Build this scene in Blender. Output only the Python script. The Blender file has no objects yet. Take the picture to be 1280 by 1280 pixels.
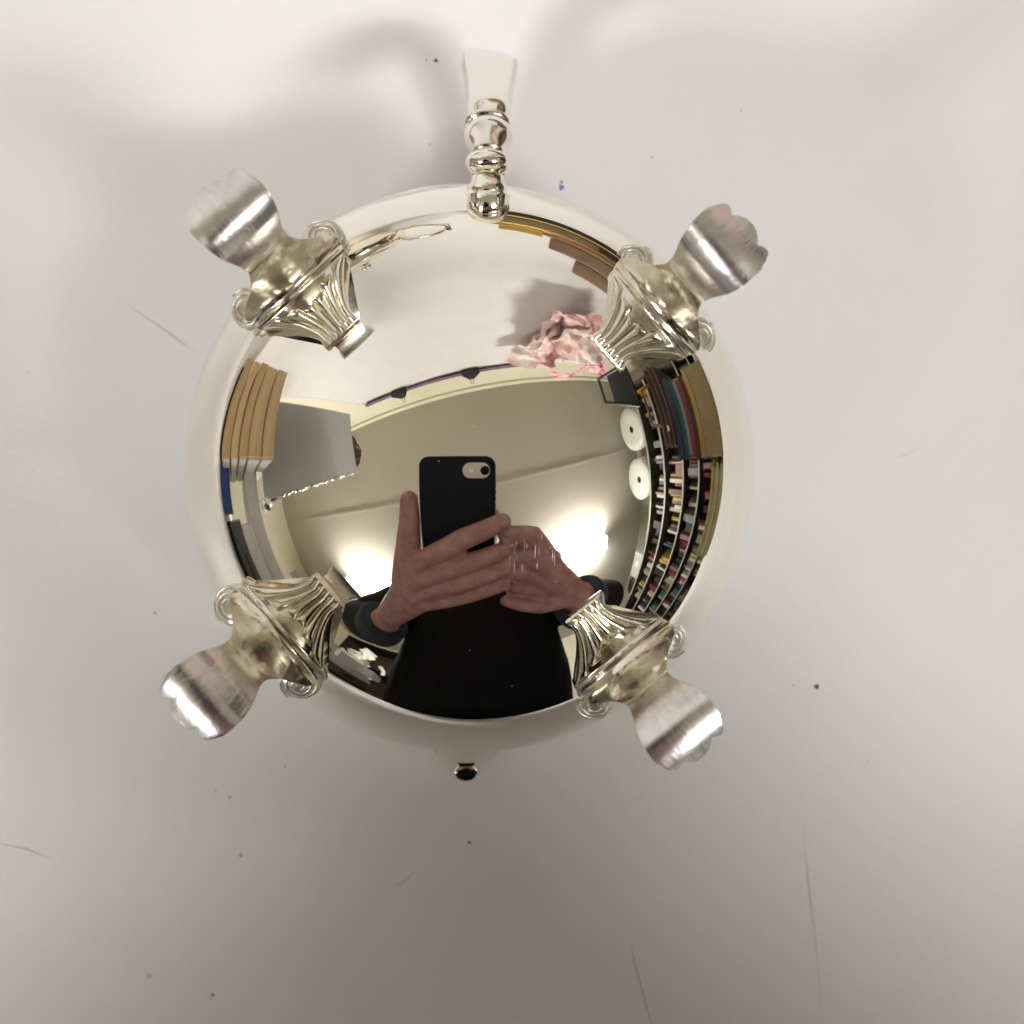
import bpy, bmesh, math, random
from math import sin, cos, pi, sqrt, radians, exp
from mathutils import Vector, Matrix, noise

random.seed(7)
S = bpy.context.scene
COL = S.collection

# ------------------------------------------------------------------ camera
ZC = 0.23128
M = Matrix(((0.99923, 0.00074, -0.0391), (0.00074, 0.99929, 0.03765), (0.0391, -0.03765, 0.99853)))
cam = bpy.data.cameras.new('camera')
cam.sensor_width = 36.0
cam.lens = 36.0 * 1379.0 / 1280.0
cam.clip_start = 0.004
cam.clip_end = 50
cam.dof.use_dof = True
cam.dof.focus_distance = 0.172
cam.dof.aperture_fstop = 24
co = bpy.data.objects.new('camera', cam)
COL.objects.link(co)
co.matrix_world = Matrix.Translation((0, 0, ZC)) @ M.to_4x4()
S.camera = co

# ------------------------------------------------------------------ world, exposure
w = bpy.data.worlds.new('World'); S.world = w; w.use_nodes = True
w.node_tree.nodes['Background'].inputs[0].default_value = (0.9, 0.85, 0.75, 1)
w.node_tree.nodes['Background'].inputs[1].default_value = 0.006
S.view_settings.view_transform = 'Standard'
S.view_settings.look = 'None'
S.view_settings.gamma = 1
S.view_settings.exposure = 0.0
S.render.engine = 'CYCLES'
S.cycles.max_bounces = 10
S.cycles.diffuse_bounces = 6
S.cycles.glossy_bounces = 6
S.cycles.sample_clamp_indirect = 12
S.cycles.use_denoising = True
LAMP = 54.0

# ------------------------------------------------------------------ room frame
AR = radians(12.8)
EX = Vector((cos(AR), sin(AR), 0)); EY = Vector((-sin(AR), cos(AR), 0))
def W(X, Y, z): return EX * X + EY * Y + Vector((0, 0, z))

# ------------------------------------------------------------------ materials
def mat(name, color, rough=0.6, metal=0.0, var=0.0, scale=40.0, bump=0.0, bscale=None, emit=None, estr=0, trans=0.0, coat=0.0, stretch=None, detail=4, color2=None, spec=None):
    m = bpy.data.materials.new(name); m.use_nodes = True
    nt = m.node_tree; b = nt.nodes['Principled BSDF']
    b.inputs['Base Color'].default_value = (*color, 1)
    b.inputs['Roughness'].default_value = rough
    b.inputs['Metallic'].default_value = metal
    b.inputs['Transmission Weight'].default_value = trans
    b.inputs['Coat Weight'].default_value = coat
    if spec is not None: b.inputs['Specular IOR Level'].default_value = spec
    if emit:
        b.inputs['Emission Color'].default_value = (*emit, 1); b.inputs['Emission Strength'].default_value = estr
    tc = nt.nodes.new('ShaderNodeTexCoord')
    mp = nt.nodes.new('ShaderNodeMapping'); nt.links.new(tc.outputs['Object'], mp.inputs[0])
    if stretch: mp.inputs['Scale'].default_value = stretch
    if var > 0 or color2:
        n = nt.nodes.new('ShaderNodeTexNoise'); n.inputs['Scale'].default_value = scale; n.inputs['Detail'].default_value = detail
        nt.links.new(mp.outputs[0], n.inputs['Vector'])
        r = nt.nodes.new('ShaderNodeValToRGB')
        c2 = color2 or tuple(min(1, c * (1 + var)) for c in color)
        c1 = color if color2 else tuple(c * (1 - var) for c in color)
        r.color_ramp.elements[0].color = (*c1, 1); r.color_ramp.elements[1].color = (*c2, 1)
        r.color_ramp.elements[0].position = 0.32; r.color_ramp.elements[1].position = 0.68
        nt.links.new(n.outputs[0], r.inputs[0]); nt.links.new(r.outputs[0], b.inputs['Base Color'])
    if bump > 0:
        n2 = nt.nodes.new('ShaderNodeTexNoise'); n2.inputs['Scale'].default_value = bscale or scale; n2.inputs['Detail'].default_value = 5
        nt.links.new(mp.outputs[0], n2.inputs['Vector'])
        bp = nt.nodes.new('ShaderNodeBump'); bp.inputs['Strength'].default_value = bump; bp.inputs['Distance'].default_value = 0.001
        nt.links.new(n2.outputs[0], bp.inputs['Height']); nt.links.new(bp.outputs[0], b.inputs['Normal'])
    return m

SILVER = mat('polished_silver', (0.94, 0.90, 0.80), 0.012, 1.0)
CAST = mat('cast_silver', (0.76, 0.715, 0.60), 0.17, 1.0, bump=0.10, bscale=500, color2=(0.86, 0.82, 0.71), scale=300)
SCRL = mat('worn_cast_silver', (0.80, 0.77, 0.68), 0.32, 1.0, bump=0.25, bscale=700)
SATIN = mat('satin_silver', (0.90, 0.87, 0.80), 0.12, 1.0, bump=0.04, bscale=300)
PAD = mat('brushed_silver', (0.70, 0.67, 0.655), 0.25, 1.0, color2=(0.84, 0.81, 0.79), scale=500, bump=0.06, bscale=900, stretch=(1.0, 2.0, 1.0))
SCUFF = mat('scuffed_silver', (0.9, 0.88, 0.9), 0.55, 1.0, bump=0.4, bscale=2000)
PAPER = mat('white_paper', (0.785, 0.78, 0.785), 0.5, var=0.022, scale=14, detail=9, bump=0.10, bscale=420, spec=0.25)
WALL = mat('cream_wall', (0.84, 0.80, 0.64), 0.7, var=0.03, scale=3, bump=0.1, bscale=200)
WALL_SHADED = mat('shaded_wall', (0.42, 0.40, 0.34), 0.7, var=0.04, scale=3)  # right wall: shade put into the paint as a darker grey
CEIL = mat('ceiling_paint', (0.585, 0.56, 0.49), 0.8, var=0.03, scale=2)
FLOOR = mat('floor_carpet', (0.10, 0.085, 0.07), 0.9, var=0.2, scale=60)
WHITE = mat('white_card', (0.74, 0.73, 0.70), 0.5, var=0.03, scale=20)
LAM = mat('white_laminate', (0.72, 0.70, 0.66), 0.35, var=0.02, scale=8)
GREY = mat('grey_card', (0.44, 0.45, 0.44), 0.6, var=0.03, scale=15)
FOIL = mat('crinkled_foil', (0.9, 0.9, 0.9), 0.12, 1.0, bump=0.9, bscale=120)
TAN = mat('tan_card', (0.52, 0.37, 0.19), 0.6, var=0.12, scale=30, stretch=(1, .15, 1))
TAN2 = mat('kraft_board', (0.46, 0.31, 0.15), 0.65, var=0.15, scale=30, stretch=(1, .15, 1))
OLIVE = mat('brown_cardboard', (0.24, 0.18, 0.085), 0.75, var=0.08, scale=30)
BLUE = mat('blue_cover', (0.02, 0.06, 0.22), 0.4, var=0.1, scale=20)
BLACK = mat('black_plastic', (0.012, 0.013, 0.015), 0.4, var=0.2, scale=30)
CASE = mat('phone_case_rubber', (0.004, 0.006, 0.010), 0.7, var=0.15, scale=80, spec=0.2)
METALGREY = mat('camera_island_metal', (0.55, 0.52, 0.48), 0.35, 0.6)
LENS = mat('lens_glass', (0.004, 0.004, 0.005), 0.03, coat=1.0)
SKIN = mat('skin', (0.27, 0.122, 0.105), 0.5, color2=(0.38, 0.21, 0.185), scale=70, bump=0.9, bscale=330)
NAIL = mat('finger_nail', (0.33, 0.18, 0.145), 0.25)
SWEATER = mat('black_knit', (0.005, 0.005, 0.006), 0.9, var=0.3, scale=160, bump=0.8, bscale=260, spec=0.12)
CUFF = mat('navy_knit', (0.018, 0.025, 0.034), 0.9, var=0.3, scale=160, bump=0.8, bscale=260)
HAIR = mat('grey_hair', (0.16, 0.12, 0.09), 0.5, var=0.3, scale=80, stretch=(1, 1, .2))
EYEW = mat('eye_white', (0.75, 0.72, 0.7), 0.2)
EYED = mat('eye_iris', (0.05, 0.035, 0.02), 0.1)
LIP = mat('lips', (0.42, 0.18, 0.16), 0.4)
PINK = mat('pink_film', (0.72, 0.38, 0.37), 0.3, color2=(0.86, 0.80, 0.77), scale=7, bump=0.5, bscale=30)
HOT = mat('magenta_print', (0.72, 0.02, 0.14), 0.4, color2=(0.93, 0.75, 0.78), scale=26, detail=2)
PURPLE = mat('purple_batten', (0.10, 0.04, 0.11), 0.5, color2=(0.30, 0.17, 0.30), scale=12)
ROLL = mat('white_foam', (0.74, 0.73, 0.70), 0.6, var=0.03, scale=20, bump=0.2, bscale=200)
SHELF = mat('shelf_board', (0.34, 0.32, 0.28), 0.5, var=0.1, scale=14)
SHELFB = mat('shelf_back', (0.075, 0.068, 0.058), 0.8, var=0.2, scale=10)
LEATHER = mat('brown_leather', (0.20, 0.085, 0.04), 0.45, var=0.25, scale=40, bump=0.3)
WOODD = mat('dark_wood', (0.035, 0.022, 0.016), 0.4, var=0.4, scale=30, stretch=(1, 1, .1))
WOODM = mat('brown_wood', (0.20, 0.125, 0.065), 0.5, var=0.35, scale=40, stretch=(.15, 1, 1))
GOLD = mat('gilt_metal', (0.70, 0.46, 0.12), 0.22, 1.0)
PAGES = mat('page_edges', (0.68, 0.64, 0.54), 0.8, var=0.1, scale=300, stretch=(.02, .02, 1))
GRAPH = mat('pencil_grey', (0.42, 0.41, 0.40), 0.8)
DOT = mat('dark_speck', (0.06, 0.06, 0.055), 0.8)
INK = mat('violet_ink', (0.22, 0.18, 0.50), 0.8)
SMUDGE = mat('grey_smudge', (0.62, 0.61, 0.60), 0.8)
LAMPM = mat('lamp_diffuser', (0.8, 0.8, 0.8), 0.5, emit=(1.0, 0.995, 1.005), estr=LAMP * 1.18)
LAMPM2 = mat('lamp_diffuser_stronger', (0.8, 0.8, 0.8), 0.5, emit=(1.0, 0.995, 1.005), estr=LAMP * 1.5)  # emission raised to balance the shadows of the two lamps
PETAL = mat('white_tissue', (0.86, 0.84, 0.80), 0.7)
COLM = {}
def cmat(name, c):
    if name not in COLM: COLM[name] = mat(name + '_cover', c, 0.45, var=0.15, scale=40)
    return COLM[name]

# ------------------------------------------------------------------ helpers
def link(name, bm, m, parent=None, smooth=False, loc=None):
    me = bpy.data.meshes.new(name); bm.to_mesh(me); bm.free()
    for x in (m if isinstance(m, (list, tuple)) else [m]): me.materials.append(x)
    if smooth:
        for p in me.polygons: p.use_smooth = True
    o = bpy.data.objects.new(name, me); COL.objects.link(o)
    if parent: o.parent = parent
    if loc: o.location = loc
    return o
def empty(name, loc=(0, 0, 0), rz=0):
    o = bpy.data.objects.new(name, None); o.empty_display_size = .02; COL.objects.link(o)
    o.location = loc; o.rotation_euler = (0, 0, rz); return o
def tag(o, label, cat, group=None):
    o['label'] = label; o['category'] = cat
    if group: o['group'] = group
    return o
def structure(o): o['kind'] = 'structure'; return o
def box(bm, c, s, rot=None, mi=0, bev=0.0):
    n0 = len(bm.verts)
    r = bmesh.ops.create_cube(bm, size=1)
    vs = r['verts']
    for v in vs:
        v.co = Vector((v.co.x * s[0], v.co.y * s[1], v.co.z * s[2]))
    if bev > 0:
        es = list({e for v in vs for e in v.link_edges})
        rb = bmesh.ops.bevel(bm, geom=es, offset=bev, segments=2, affect='EDGES', profile=.6)
        vs = list({v for f in rb['faces'] for v in f.verts} | {v for v in vs if v.is_valid})
    for v in vs:
        if rot: v.co = rot @ v.co
        v.co += Vector(c)
    for f in {f for v in vs for f in v.link_faces}: f.material_index = mi
    return vs
def grid(bm, f, nu, nv, closed_u=False, closed_v=False, flip=False):
    P = [[bm.verts.new(f(i / (nu if closed_u else nu - 1), j / (nv if closed_v else nv - 1))) for j in range(nv)] for i in range(nu)]
    for i in range(nu if closed_u else nu - 1):
        for j in range(nv if closed_v else nv - 1):
            a, b, c, d = P[i][j], P[(i + 1) % nu][j], P[(i + 1) % nu][(j + 1) % nv], P[i][(j + 1) % nv]
            bm.faces.new((a, d, c, b) if flip else (a, b, c, d))
    return P
def frames(path):
    T = []
    n = len(path)
    for i in range(n):
        t = (path[min(i + 1, n - 1)] - path[max(i - 1, 0)]); T.append(t.normalized())
    ref = Vector((0, 0, 1)) if abs(T[0].z) < .9 else Vector((1, 0, 0))
    N = []
    nrm = (ref - T[0] * ref.dot(T[0])).normalized()
    for t in T:
        nrm = (nrm - t * nrm.dot(t)).normalized(); N.append((nrm.copy(), t.cross(nrm)))
    return T, N
def tube(bm, path, rad, seg=12, cap=True, sx=1.0, mi=0):
    path = [Vector(p) for p in path]
    if not isinstance(rad, (list, tuple)): rad = [rad] * len(path)
    T, N = frames(path)
    rings = []
    for p, r, (a, b) in zip(path, rad, N):
        rings.append([bm.verts.new(p + a * (r * cos(2 * pi * k / seg)) + b * (r * sx * sin(2 * pi * k / seg))) for k in range(seg)])
    for i in range(len(rings) - 1):
        for k in range(seg):
            f = bm.faces.new((rings[i][k], rings[i][(k + 1) % seg], rings[i + 1][(k + 1) % seg], rings[i + 1][k])); f.material_index = mi
    if cap:
        bm.faces.new(rings[0][::-1]).material_index = mi; bm.faces.new(rings[-1]).material_index = mi
def lathe(bm, prof, seg=96, cap_first=False):
    R = [[bm.verts.new((r * cos(2 * pi * k / seg), r * sin(2 * pi * k / seg), z)) for k in range(seg)] if r > 1e-7 else [bm.verts.new((0, 0, z))] for r, z in prof]
    for a, b in zip(R[:-1], R[1:]):
        for k in range(seg):
            if len(a) == 1: bm.faces.new((a[0], b[(k + 1) % seg], b[k]))
            elif len(b) == 1: bm.faces.new((a[k], a[(k + 1) % seg], b[0]))
            else: bm.faces.new((a[k], a[(k + 1) % seg], b[(k + 1) % seg], b[k]))
def ball(bm, c, r, s=(1, 1, 1), rot=None, seg=16):
    vs = bmesh.ops.create_uvsphere(bm, u_segments=seg, v_segments=max(6, seg // 2), radius=r)['verts']
    for v in vs:
        v.co = Vector((v.co.x * s[0], v.co.y * s[1], v.co.z * s[2]))
        if rot: v.co = rot @ v.co
        v.co += Vector(c)
def capsule(bm, pts, rad, seg=14):
    """tapered limb through pts, round at both ends"""
    pts = [Vector(p) for p in pts]
    P, Q = [], []
    for i in range(len(pts) - 1):
        for k in range(6):
            t = k / 6; P.append(pts[i].lerp(pts[i + 1], t)); Q.append(rad[i] * (1 - t) + rad[i + 1] * t)
    P.append(pts[-1]); Q.append(rad[-1])
    d0 = (P[0] - P[1]).normalized(); d1 = (P[-1] - P[-2]).normalized()
    A, B = [], []
    for k in range(5, 0, -1):
        a = k / 5.5 * pi / 2; A.append(P[0] + d0 * Q[0] * sin(a)); B.append(Q[0] * cos(a))
    C, D = [], []
    for k in range(1, 6):
        a = k / 5.5 * pi / 2; C.append(P[-1] + d1 * Q[-1] * sin(a)); D.append(Q[-1] * cos(a))
    tube(bm, A + P + C, B + Q + D, seg)
def interp(xs, ys, x):
    if x <= xs[0]: return ys[0]
    for i in range(len(xs) - 1):
        if x <= xs[i + 1]:
            t = (x - xs[i]) / (xs[i + 1] - xs[i])
            # Catmull-like smoothing
            m0 = (ys[i + 1] - ys[max(i - 1, 0)]) / max(1e-9, xs[i + 1] - xs[max(i - 1, 0)])
            k = min(i + 2, len(xs) - 1)
            m1 = (ys[k] - ys[i]) / max(1e-9, xs[k] - xs[i])
            h = xs[i + 1] - xs[i]
            return ((2*t**3 - 3*t*t + 1) * ys[i] + (t**3 - 2*t*t + t) * h * m0 + (-2*t**3 + 3*t*t) * ys[i + 1] + (t**3 - t*t) * h * m1)
    return ys[-1]
RZ = Matrix.Rotation(AR, 3, 'Z')
def rbox(bm, X, Y, z, s, mi=0, bev=0.0):            # box in the room's axes, z = bottom
    box(bm, W(X, Y, z + s[2] / 2), s, RZ, mi, bev)

# ================================================================== ROOM
ZF = -0.75
def slab(name, X0, X1, Y0, Y1, z0, z1, m):
    bm = bmesh.new(); rbox(bm, (X0 + X1) / 2, (Y0 + Y1) / 2, z0, (X1 - X0, Y1 - Y0, z1 - z0)); return structure(link(name, bm, m))
slab('floor', -3.4, 1.8, -2.8, .8, ZF - .05, ZF, FLOOR)
slab('ceiling', -3.4, 1.8, -2.8, .8, 1.5, 1.6, CEIL)
slab('wall_back', -3.4, 1.8, .62, .78, ZF, 1.5, WALL)
slab('wall_left', -3.4, -3.22, -2.8, .62, ZF, 1.5, WALL)
slab('wall_right', 1.62, 1.8, -2.8, .62, ZF, 1.5, WALL_SHADED)
slab('wall_front', -3.22, 1.62, -2.8, -2.62, ZF, 1.5, WALL)
bm = bmesh.new(); rbox(bm, -.8, .61, 1.40, (4.8, .018, .022), bev=.004); structure(link('wall_moulding', bm, WALL))
bm = bmesh.new(); rbox(bm, -.8, -.105, 1.493, (4.8, .020, .006), bev=.002); structure(link('ceiling_joint', bm, CEIL))
# two lit ceiling fixtures
def fixture(X, L, label, LM):
    t = tag(empty('ceiling_light', W(X, -.88, 1.5), AR), label, 'ceiling light', 'fluorescent lights on the ceiling')
    bm = bmesh.new(); box(bm, (0, 0, -.03), (L, .08, .06), bev=.006); link('housing', bm, WHITE, t)
    bm = bmesh.new(); box(bm, (0, 0, -.100), (L - .04, .145, .08), bev=.018); link('diffuser', bm, LM, t)
    for q in (-1, 1):
        bm = bmesh.new(); box(bm, (q * (L / 2 - .012), 0, -.102), (.016, .150, .084), bev=.004); link('end_cap', bm, WHITE, t)
fixture(-1.38, .72, 'lit fluorescent ceiling light reflected beside the thumb side of the hand', LAMPM2)
fixture(.64, .60, 'lit fluorescent ceiling light reflected beside the sleeve near the shelves', LAMPM)
# picture frame / switch on the left wall
t = tag(empty('wall_frame', W(-3.205, -.98, 1.14), AR), 'small cream frame hanging high on the cream side wall', 'frame')
bm = bmesh.new()
for y, z, sy, sz in ((0, .12, .30, .03), (0, -.12, .30, .03), (-.135, 0, .03, .21), (.135, 0, .03, .21)): box(bm, (.012, y, z), (.03, sy, sz), bev=.004)
link('border', bm, WALL, t)
bm = bmesh.new(); box(bm, (.002, 0, 0), (.008, .24, .21)); link('backing', bm, GREY, t)

# cabinet, tissue flowers and bag by the wall behind the photographer
t = tag(empty('wooden_cabinet', W(-2.1, -2.38, ZF), AR), 'dark wooden cabinet with glazed shelves against the far wall', 'cabinet')
bm = bmesh.new(); box(bm, (0, -.2, 1.0), (1.3, .02, 2.0)); box(bm, (-.64, 0, 1.0), (.03, .42, 2.0)); box(bm, (.64, 0, 1.0), (.03, .42, 2.0)); link('carcass', bm, WOODD, t)
for z in (.03, .55, 1.0, 1.35, 1.98):
    bm = bmesh.new(); box(bm, (0, .0, z), (1.25, .40, .03), bev=.004); link('shelf', bm, WOODD, t)
for x, sx in ((-.45, .1), (-.3, .07), (.1, .12)):
    bm = bmesh.new(); box(bm, (x, .02, 1.15), (sx, .2, .26), bev=.006); link('file', bm, GREY, t)
bmp = bmesh.new()
for k in range(46):
    c = W(-2.02, -1.98, .42) + Vector((random.gauss(0, .11), random.gauss(0, .08), random.gauss(0, .20)))
    u = Vector((random.gauss(0, 1), random.gauss(0, 1), random.gauss(0, 1))).normalized(); v = u.orthogonal().normalized(); n = u.cross(v)
    q = [bmp.verts.new(c + u * a * .11 + v * b * .07 + n * (.03 * (a * a - b * b))) for a in (-1, 0, 1) for b in (-1, 0, 1)]
    for i in range(2):
        for j in range(2): bmp.faces.new((q[i*3+j], q[i*3+j+1], q[i*3+j+4], q[i*3+j+3]))
t = tag(empty('tissue_flowers', W(-2.02, -1.98, ZF)), 'bunch of crumpled white tissue paper standing before the dark cabinet', 'paper flowers')
o = link('petals', bmp, PETAL, t, True); o.location = -t.location
bm = bmesh.new(); tube(bm, [(0, 0, 0), (0, 0, .3), (0, 0, .86)], [.10, .11, .05], 16); link('stand', bm, WOODD, t)

# ================================================================== TABLE and PAPER
t = tag(empty('work_table', W(-.2, 0, ZF), AR), 'white work table under the paper sheet', 'table')
TX0, TX1, TY0, TY1 = -1.0, .86, -.47, .60
bm = bmesh.new(); box(bm, ((TX0 + TX1) / 2 + .2, (TY0 + TY1) / 2, .7318), (TX1 - TX0, TY1 - TY0, .035), bev=.003); link('table_top', bm, LAM, t)
for x in (TX0 + .06, TX1 - .06):
    for y in (TY0 + .06, TY1 - .06):
        bm = bmesh.new(); box(bm, (x + .2, y, .355), (.05, .05, .71), bev=.003); link('leg', bm, BLACK, t)
def sweep(u, v):
    X = -.99 + u * 1.80 if v < .0 else None
    s = v
    if s < .5:
        k = s / .5; Y = -.462 + k * (.28 + .462); z = .0009; x0, x1 = -.97, .84
    elif s < .75:
        a = (s - .5) / .25 * pi / 2; Y = .28 + .22 * sin(a); z = .2209 - .22 * cos(a); x0, x1 = -.97 + .14 * ((s - .5) / .25), .84 - .06 * ((s - .5) / .25)
    else:
        k = (s - .75) / .25; Y = .50; z = .2209 + k * .71; x0, x1 = -.83 + .25 * k, .78
    X = x0 + u * (x1 - x0)
    if s > .5:
        Y += .006 * noise.noise(Vector((X * 3, z * 3, 1))) - .004 * exp(-((z - .30 - .03 * sin(3 * X)) / .006) ** 2)
    return W(X, Y, z)
t = tag(empty('paper_backdrop', (0, 0, 0)), 'white paper backdrop lying on the table and curving up behind', 'paper backdrop')
bm = bmesh.new(); grid(bm, sweep, 60, 141)
bm.normal_update()
if sum(f.normal.z for f in bm.faces) < 0: bmesh.ops.reverse_faces(bm, faces=bm.faces)
sh = link('sheet', bm, PAPER, t, True)
sd = sh.modifiers.new('thick', 'SOLIDIFY'); sd.thickness = .0009; sd.offset = -1
def mm(*a): return [Vector((x / 1000, y / 1000, .0010)) for x, y in a]
def stroke(pts, wd, m, name):
    bm = bmesh.new()
    P = []
    for i in range(len(pts) - 1):
        for k in range(8): P.append(pts[i].lerp(pts[i + 1], k / 8))
    P.append(pts[-1])
    d = (pts[-1] - pts[0]).normalized(); nn = Vector((-d.y, d.x, 0))
    prev = None
    for i, p in enumerate(P):
        q = p + nn * .0004 * noise.noise(p * 60)
        ww = wd * (.35 + .65 * abs(noise.noise(p * 170 + Vector((3, 1, 0))))) * min(1, i / 4, (len(P) - 1 - i) / 4 + .05)
        a, b = bm.verts.new(q + nn * ww), bm.verts.new(q - nn * ww)
        if prev: bm.faces.new((prev[0], prev[1], b, a))
        prev = (a, b)
    link(name, bm, m, t)
stroke(mm((-71.6, 35), (-64, 30), (-55.5, 23.6)), .00016, SMUDGE, 'pencil_scratch')
stroke(mm((70.9, -74), (73.7, -96.7), (76.6, -121)), .00020, SMUDGE, 'pencil_scratch')
stroke(mm((34, -99.5), (36.5, -109), (39.6, -120)), .00024, GRAPH, 'pencil_scratch')
stroke(mm((-99.5, -77.2), (-92, -78.6), (-86, -81.1)), .00018, GRAPH, 'pencil_scratch')
stroke(mm((90, 2.2), (93, 3.4), (96.3, 5)), .00020, SMUDGE, 'pencil_scratch')
stroke(mm((-16, -88), (-13.5, -86.5), (-11, -84)), .0003, SMUDGE, 'pencil_scratch')
def speck(x, y, r, m, sx=1.0, name='speck'):
    r *= .8
    bm = bmesh.new(); c = bm.verts.new((x / 1000, y / 1000, .0011)); n = 9
    ph = random.random() * 6
    vs = [bm.verts.new((x / 1000 + r * sx * cos(2*pi*k/n) * (1 + .3 * sin(2.3 * k + ph)), y / 1000 + r * sin(2*pi*k/n) * (1 + .3 * sin(2.3 * k + ph)), .0010)) for k in range(n)]
    for k in range(n): bm.faces.new((c, vs[k], vs[(k + 1) % n]))
    link(name, bm, m, t)
for x, y, r, m_ in ((73.9, -45.9, .0007, DOT), (68.9, -45.5, .0004, SMUDGE), (.1, -78.5, .00042, DOT), (-53.9, -110.3, .00042, DOT), (-65, -29.5, .0004, GRAPH),
                   (-47.8, -80.6, .00055, GRAPH), (-6.7, 84.1, .0005, DOT), (-8.7, 84.2, .0003, GRAPH), (-53, -66.9, .0005, SMUDGE), (-50, -68.4, .0006, SMUDGE), 
                   (56.6, 74.8, .0004, SMUDGE), (38, 65, .0004, SMUDGE), (-38.5, -62, .0004, SMUDGE), (-90, 20, .0003, SMUDGE), (85, -62, .0003, SMUDGE),
                   (-67, -106, .0008, SMUDGE), (20, -68, .0003, SMUDGE), (-8, 67, .0004, SMUDGE)):
    speck(x, y, r, m_)
speck(19.2, 58.6, .0008, INK, .8, 'ink_spot'); speck(19.2, 59.7, .00045, INK, .8, 'ink_spot')
# rail and clips holding the top of the paper
t = tag(empty('purple_rail', W(-.1, .480, .932), AR), 'purple rail along the top edge of the white backdrop', 'rail')
bm = bmesh.new(); box(bm, (0, 0.01, 0.0), (.92, .010, .026), bev=.003); link('batten', bm, PURPLE, t)
bm = bmesh.new(); box(bm, (0, 0.02, -.0), (.90, .012, .012)); link('core', bm, BLACK, t)
for X, lab in ((-.34, 'black bulldog clip on the purple rail, further from the pink film'), (.03, 'black bulldog clip on the purple rail, closer to the pink film')):
    t = tag(empty('bulldog_clip', W(X, .478, .935), AR), lab, 'clip', 'bulldog clips on the backdrop')
    bm = bmesh.new()
    pr = [(-.045, -.022), (.045, -.022), (.014, .036), (-.014, .036)]
    a = [bm.verts.new((x, -.012, z)) for x, z in pr]; b = [bm.verts.new((x * .9, .034, z)) for x, z in pr]
    bm.faces.new(a); bm.faces.new(b[::-1])
    for k in range(4): bm.faces.new((a[k], b[k], b[(k + 1) % 4], a[(k + 1) % 4]))
    link('jaw', bm, BLACK, t)
    bm = bmesh.new(); tube(bm, [(-.008, -.014, .033), (-.006, -.03, .053), (.006, -.03, .053), (.008, -.014, .033)], .0015, 8); link('lever', bm, BLACK, t)
# pink crumpled film
def crumple(name, c, su, sv, amp, m, parent, seed, rot=0):
    bm = bmesh.new()
    def f(u, v):
        x = (u - .5) * su; z = (v - .5) * sv
        p = Vector((x * 6, z * 6, seed)); d = amp * (noise.noise(p) + .6 * abs(noise.noise(p * 2.2)) * 2 + .35 * noise.noise(p * 5))
        e = .25 * noise.noise(Vector((u * 3, v * 3, seed + 5)))
        xx = x * (1 + e) + .03 * noise.noise(p * 1.7 + Vector((7, 0, 0))); zz = z * (1 - e) + .03 * noise.noise(p * 1.7 + Vector((0, 9, 0)))
        cr, sr = cos(rot), sin(rot)
        return W(c[0] + xx * cr - zz * sr, c[1] - .03 - d, c[2] + xx * sr + zz * cr)
    grid(bm, f, 34, 34)
    return link(name, bm, m, parent, True)
t = tag(empty('pink_film', (0, 0, 0)), 'crumpled pink plastic film hanging from the backdrop beside the magenta print', 'plastic film')
crumple('fold', (.37, .46, .66), .25, .34, .045, PINK, t, 1.0, .3)
crumple('fold', (.47, .43, .57), .24, .26, .055, PINK, t, 4.0, -.5)
crumple('fold', (.31, .44, .50), .10, .24, .045, PINK, t, 9.0, .2)
crumple('printed_label', (.54, .40, .77), .30, .12, .03, HOT, t, 2.0, -.45)
crumple('fold', (.43, .44, .42), .18, .10, .03, PINK, t, 12.0, -.3)

# ================================================================== RIGHT: shelf unit, rolls, boxes
SX, SY0, SY1 = 1.30, -2.3, .42
t = tag(empty('shelf_unit', W(SX, (SY0 + SY1) / 2, ZF), AR), 'long open shelf unit crowded with books along the darker wall', 'shelf unit')
bm = bmesh.new(); box(bm, (.30, 0, .9), (.02, SY1 - SY0, 1.8)); link('back_panel', bm, SHELFB, t)
for y in (-(SY1 - SY0) / 2 + .01, (SY1 - SY0) / 2 - .01):
    bm = bmesh.new(); box(bm, (.145, y, .9), (.288, .02, 1.8), bev=.002); link('side_panel', bm, SHELFB, t)
SZ = [1.055, .835, .57, .335, .10, -.14, -.40]
for z in SZ:
    bm = bmesh.new(); box(bm, (.145, 0, z - ZF - .010), (.288, SY1 - SY0 - .042, .020), bev=.002); link('shelf', bm, SHELFB, t)
    bm = bmesh.new(); box(bm, (-.003, 0, z - ZF - .010), (.006, SY1 - SY0 - .042, .024), bev=.001); link('edge_strip', bm, SHELF, t)
def book(X, Y, z, th, h, dep, m, label, group, lean=0.0):
    o_ = empty('book', W(X, Y, z), AR)
    bm = bmesh.new()
    for y in (-th / 2 + .001, th / 2 - .001): box(bm, (dep / 2, y, h / 2), (dep, .002, h), mi=0)
    box(bm, (.001, 0, h / 2), (.002, th - .004, h), mi=0)
    box(bm, (dep / 2, 0, h / 2), (dep - .006, th - .0042, h - .006), mi=1)
    bpy.data.objects.remove(o_)
    o = link('book', bm, [m, PAGES]); o.location = W(X, Y, z); o.rotation_euler = (lean, 0, AR)
    return tag(o, label, 'book', group)
PAL = [('black', (.012, .012, .014)), ('white', (.50, .49, .46)), ('red', (.22, .025, .025)), ('navy', (.015, .022, .06)), ('grey', (.14, .14, .14)), ('teal', (.015, .07, .08)),
       ('cream', (.36, .31, .22)), ('brown', (.09, .05, .025)), ('yellow', (.36, .25, .05)), ('maroon', (.09, .015, .022)), ('black', (.02, .018, .016)), ('dusty pink', (.26, .14, .14)), ('grey', (.20, .20, .19))]
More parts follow.
